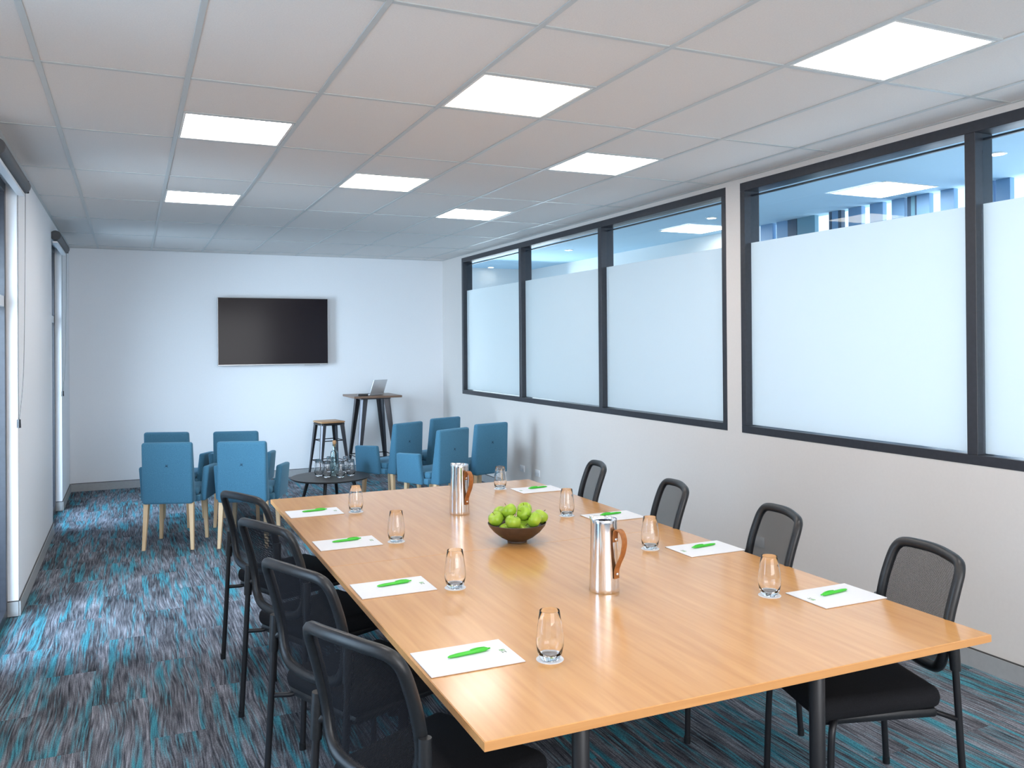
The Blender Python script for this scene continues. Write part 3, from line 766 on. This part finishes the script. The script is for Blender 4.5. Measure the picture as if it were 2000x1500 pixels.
for i, (c, a, pc, lb) in enumerate(NP):
    n_ = np0 if i == 0 else copy_tree(np0); n_.location = (c[0]*KT, c[1]*KT, TH+.0002); n_.scale = (.98, .98, 1); n_.rotation_euler = (0, 0, a+TR)
    tag(n_, 'white notepad with small printed logo, %s place at the table' % lb, 'notepad', 'notepads on the meeting table')
    p_ = pn0 if i == 0 else copy_tree(pn0); p_.location = (pc[0]*KT, pc[1]*KT, TH+.0050); p_.rotation_euler = (0, 0, a+R(6))
    tag(p_, 'bright green ballpoint pen lying on the %s notepad' % lb, 'pen', 'green pens on the notepads')

# ------------------------------------------------------------------ steel jugs with leather handles
def jug():
    t = empty('water_jug')
    b_ = NB(); n = 48
    prof = [(0, .004), (.058, .004), (.0615, 0), (.063, .003), (.0625, .02), (.0535, .285), (.0545, .298), (.0535, .301), (.0515, .298), (.0505, .285), (.058, .02), (0, .012)]
    lathe(b_, prof, n, caps=False)
    for v in b_.verts:   # pouring lip, opposite side of the handle
        if v.co.z > .24:
            an = math.atan2(v.co.y, v.co.x); k = max(0, math.cos(an-PI))**14*(v.co.z-.24)/.06
            v.co.x -= .022*k
    link('body', b_, m_chrome, t, smooth=45)
    b_ = NB()
    top, bot = .238, .075
    def rr(z): return .0625-(z-.02)*.009/.265
    path = smooth_path([(rr(.222)+.0035, 0, .212), (rr(.24)+.004, 0, .240), (rr(.26)+.012, 0, .262), (rr(.255)+.036, 0, .258), (rr(.22)+.050, 0, .222), (rr(.17)+.040, 0, .170), (rr(.12)+.017, 0, .125), (rr(.09)+.005, 0, .095), (rr(.06)+.0035, 0, .062)], 5)
    P = path; prev = None; hw = .0155; th = .0022
    rings = []
    for i, p in enumerate(P):
        tn = (P[min(i+1, len(P)-1)] - P[max(i-1, 0)]).normalized(); nrm = Vector((tn.z, 0, -tn.x))
        rings.append([b_.verts.new(p + Vector((0, s*hw, 0)) + nrm*q*th) for s, q in ((-1, -1), (1, -1), (1, 1), (-1, 1))])
    for a, c in zip(rings, rings[1:]):
        for k_ in range(4): b_.faces.new([a[k_], a[(k_+1) % 4], c[(k_+1) % 4], c[k_]])
    b_.faces.new(rings[0]); b_.faces.new(rings[-1])
    h = link('handle', b_, m_leather, t, smooth=40)
    for z in (.222, .080):
        b_ = NB(); lathe(b_, [(0, .005), (.004, .0045), (.0065, .002), (.0065, -.003)], 14, caps=False)
        for v in b_.verts: x_, y_, z_ = v.co; v.co = Vector((rr(z)+.0075+z_, x_, z+y_))
        link('rivet', b_, m_chrome, h, smooth='all')
    return t
j0 = jug()
for i, (x, y, lb) in enumerate(((1.80, 3.075, 'polished steel water jug with tan leather handle, nearer and larger one'), (1.83, 4.86, 'polished steel water jug with tan leather handle, farther one behind the apple bowl'))):
    c = j0 if i == 0 else copy_tree(j0)
    c.location = (x*KT, y*KT, TH+.0002); c.scale = (.98, .98, .98); c.rotation_euler = (0, 0, math.atan2(-.93, .36)); tag(c, lb, 'jug', 'steel jugs on the meeting table')

# ------------------------------------------------------------------ bowl of apples
BC = Vector((1.836*KT, 4.03*KT, TH))
b_ = NB(); lathe(b_, [(0, .004), (.040, .004), (.046, 0), (.050, .002), (.050, .010), (.085, .028), (.120, .056), (.142, .082), (.150, .098), (.1485, .1005), (.146, .098), (.137, .084), (.115, .060), (.08, .034), (.04, .018), (0, .015)], 64, caps=False)
bw = link('fruit_bowl', b_, m_bowl, None, smooth=50, loc=BC+Vector((0, 0, .0002))); tag(bw, 'wide dark brown bowl heaped with green apples in the middle of the table', 'bowl')
def apple():
    t = empty('apple')
    b_ = NB(); pr = []
    for i in range(21):
        an = PI*i/20; r = math.sin(an); z = -math.cos(an)
        rr = .0395*r*(1+.03*z); zz = .0365*z
        if z > .6: zz -= .012*((z-.6)/.4)**2.2
        if z < -.75: zz += .006*((-.75-z)/.25)**2
        pr.append((max(rr, 0) if 0 < i < 20 else 0, zz))
    lathe(b_, pr, 24, caps=False)
    for v in b_.verts:
        an = math.atan2(v.co.y, v.co.x); v.co.x *= 1+.015*math.cos(5*an); v.co.y *= 1+.015*math.cos(5*an)
    link('flesh', b_, m_apple, t, smooth='all')
    b_ = NB(); tube(b_, [(0, 0, .022), (.002, 0, .034), (.005, .001, .042)], [.0012, .0012, .0018], 6); link('stem', b_, m_stem, t)
    return t
rv = Vector((.912, -.41, 0)); dv = Vector((.41, .912, 0))
ap0 = apple()
AP = [(-.108, -.02, .122, 'front left, biggest showing'), (-.02, -.092, .122, 'front centre, resting on the rim'), (.088, -.066, .127, 'front right of the heap'), (.037, -.01, .147, 'upper middle, right of centre'),
      (-.040, .0, .160, 'topmost, left of centre'), (.122, .032, .122, 'far right edge, behind another'), (.040, .082, .150, 'top at the back right'), (-.085, .072, .130, 'at the back left, half hidden'),
      (-.060, -.035, .064, 'low down between the two left front ones'), (.035, -.05, .068, 'low down between the front centre and right ones'), (-.015, .028, .070, 'hidden at the bottom centre'), (.045, .060, .075, 'hidden low on the right')]
random.seed(3)
for i, (a, d, z, lb) in enumerate(AP):
    c = ap0 if i == 0 else copy_tree(ap0)
    c.location = BC + rv*a + dv*d + Vector((0, 0, z)); c.rotation_euler = (random.uniform(-.9, .9), random.uniform(-.9, .9), random.uniform(0, 6))
    tag(c, 'green apple in the bowl, ' + lb, 'apple', 'green apples in the bowl')

# ------------------------------------------------------------------ stool and bar table by the back wall
def channel_leg(bm, top, bot, wt, wb, face):
    """folded sheet-steel leg: V section open to the inside; face = outward direction angle"""
    c, s = math.cos(face), math.sin(face); o = Vector((c, s, 0)); q = Vector((-s, c, 0))
    T, B = Vector(top), Vector(bot); th = .003
    sec = lambda C, w: [C - q*w/2 - o*w*.42, C - q*w*.16, C + q*w*.16, C + q*w/2 - o*w*.42]
    a, b = sec(T, wt), sec(B, wb)
    ins = lambda L_: [p - o*th for p in L_]
    va = [bm.verts.new(p) for p in a + ins(a)[::-1]]; vb = [bm.verts.new(p) for p in b + ins(b)[::-1]]
    n = 8
    for i in range(n): bm.faces.new([va[i], va[(i+1) % n], vb[(i+1) % n], vb[i]])
    bm.faces.new(va); bm.faces.new(vb)
t = empty('bar_stool', (2.385, 11.20, 0), R(9), label='tall metal stool with a light wooden seat beside the high table', cat='stool')
SH = .775; a_ = .165
b_ = NB(); box(b_, -a_, a_, -a_, a_, SH-.026, SH, .02, 3); link('seat', b_, m_seatwood, t, smooth=True)
b_ = NB(); box(b_, -a_+.008, a_-.008, -a_+.008, a_-.008, SH-.055, SH-.026, .006); link('apron', b_, m_blackmetal, t)
for sx in (-1, 1):
    for sy in (-1, 1):
        b_ = NB(); channel_leg(b_, (sx*.148, sy*.148, SH-.03), (sx*.215, sy*.215, 0), .085, .036, math.atan2(sy, sx)); link('leg', b_, m_gun, t)
for z, nm in ((.25, 'footrest'), (.52, 'brace')):
    r_ = .215-(.067)*(z/(SH-.03))-.02
    P = [(-r_, -r_, z), (r_, -r_, z), (r_, r_, z), (-r_, r_, z)]
    for i in range(4):
        b_ = NB(); tube(b_, [P[i], P[(i+1) % 4]], .006, 8); link(nm, b_, m_blackmetal, t, smooth=True)
BT = (2.98, 11.245); BH = 1.095
t = empty('bar_table', (*BT, 0), 0, label='high square table with dark wood top and splayed metal legs by the back wall', cat='table')
b_ = NB(); box(b_, -.325, .325, -.325, .325, BH-.028, BH, .004); link('tabletop', b_, m_darkwood, t)
b_ = NB(); box(b_, -.20, .20, -.20, .20, BH-.05, BH-.028); link('apron', b_, m_gun, t)
for sx in (-1, 1):
    for sy in (-1, 1):
        b_ = NB(); channel_leg(b_, (sx*.185, sy*.185, BH-.03), (sx*.285, sy*.285, 0), .12, .045, math.atan2(sy, sx)); link('leg', b_, m_gun, t)
P = [(-.255, -.255, .28), (.255, -.255, .28), (.255, .255, .28), (-.255, .255, .28)]
for i in range(4):
    b_ = NB(); tube(b_, [P[i], P[(i+1) % 4]], .007, 8); link('footrest', b_, m_blackmetal, t, smooth=True)
# laptop, turned so that its lid back shows
t = empty('laptop', (2.955, 11.235, BH), R(218), label='open silver laptop with a white fruit-shaped lid emblem on the high table', cat='laptop')
b_ = NB(); box(b_, -.15, .15, -.10, .10, .001, .015, .004, 2); link('keyboard_base', b_, m_alu, t, smooth=True)
b_ = NB(); box(b_, -.15, .15, -.005, .005, 0, .205, .003, 2)
for v in b_.verts: y_, z_ = v.co.y, v.co.z; a_ = R(-20); v.co.y = y_*math.cos(a_)-z_*math.sin(a_); v.co.z = z_*math.cos(a_)+y_*math.sin(a_)
for v in b_.verts: v.co.y += .103; v.co.z += .014
lid = link('lid', b_, m_alu, t, smooth=True)
b_ = NB(); box(b_, -.12, .12, -.080, .0, .015, .0165); link('keyboard', b_, m_black, t)
b_ = NB(); box(b_, -.05, .05, -.0195, -.0095, .0, .0015)
b_.free()
b_ = NB(); box(b_, -.138, .138, -.0062, -.0052, .012, .195); 
for v in b_.verts: y_, z_ = v.co.y, v.co.z; a_ = R(-20); v.co.y = y_*math.cos(a_)-z_*math.sin(a_)+.103; v.co.z = z_*math.cos(a_)+y_*math.sin(a_)+.014
link('display', b_, m_screen, lid)
b_ = NB(); n = 24
vs_ = []
for i in range(n):
    an = 2*PI*i/n; r_ = .017*(1+.10*math.cos(2*an)-.12*max(0, math.sin(an))**8)
    vs_.append(b_.verts.new((r_*math.cos(an), .0062, .105+r_*1.05*math.sin(an))))
b_.faces.new(vs_)
lf = [b_.verts.new(p) for p in ((.001, .0062, .124), (.009, .0062, .130), (.010, .0062, .138), (.003, .0062, .133))]; b_.faces.new(lf)
ex = bmesh.ops.extrude_face_region(b_, geom=list(b_.faces))
for v in [g for g in ex['geom'] if isinstance(g, bmesh.types.BMVert)]: v.co.y -= .001
for v in b_.verts: y_, z_ = v.co.y, v.co.z; a_ = R(-20); v.co.y = y_*math.cos(a_)-z_*math.sin(a_)+.103; v.co.z = z_*math.cos(a_)+y_*math.sin(a_)+.014
link('emblem', b_, m_white, lid)
t = empty('remote_control', (2.80, 11.02, BH), R(-12), label='small black remote control beside the laptop on the high table', cat='remote control')
b_ = NB(); box(b_, -.065, .065, -.024, .024, .0005, .026, .006, 2); link('case', b_, m_black, t, smooth=True)
b_ = NB()
for i in range(5):
    for j in (-1, 1): box(b_, -.05+i*.02, -.042+i*.02, j*.010-.004, j*.010+.004, .026, .0275)
link('buttons', b_, m_gun, t)
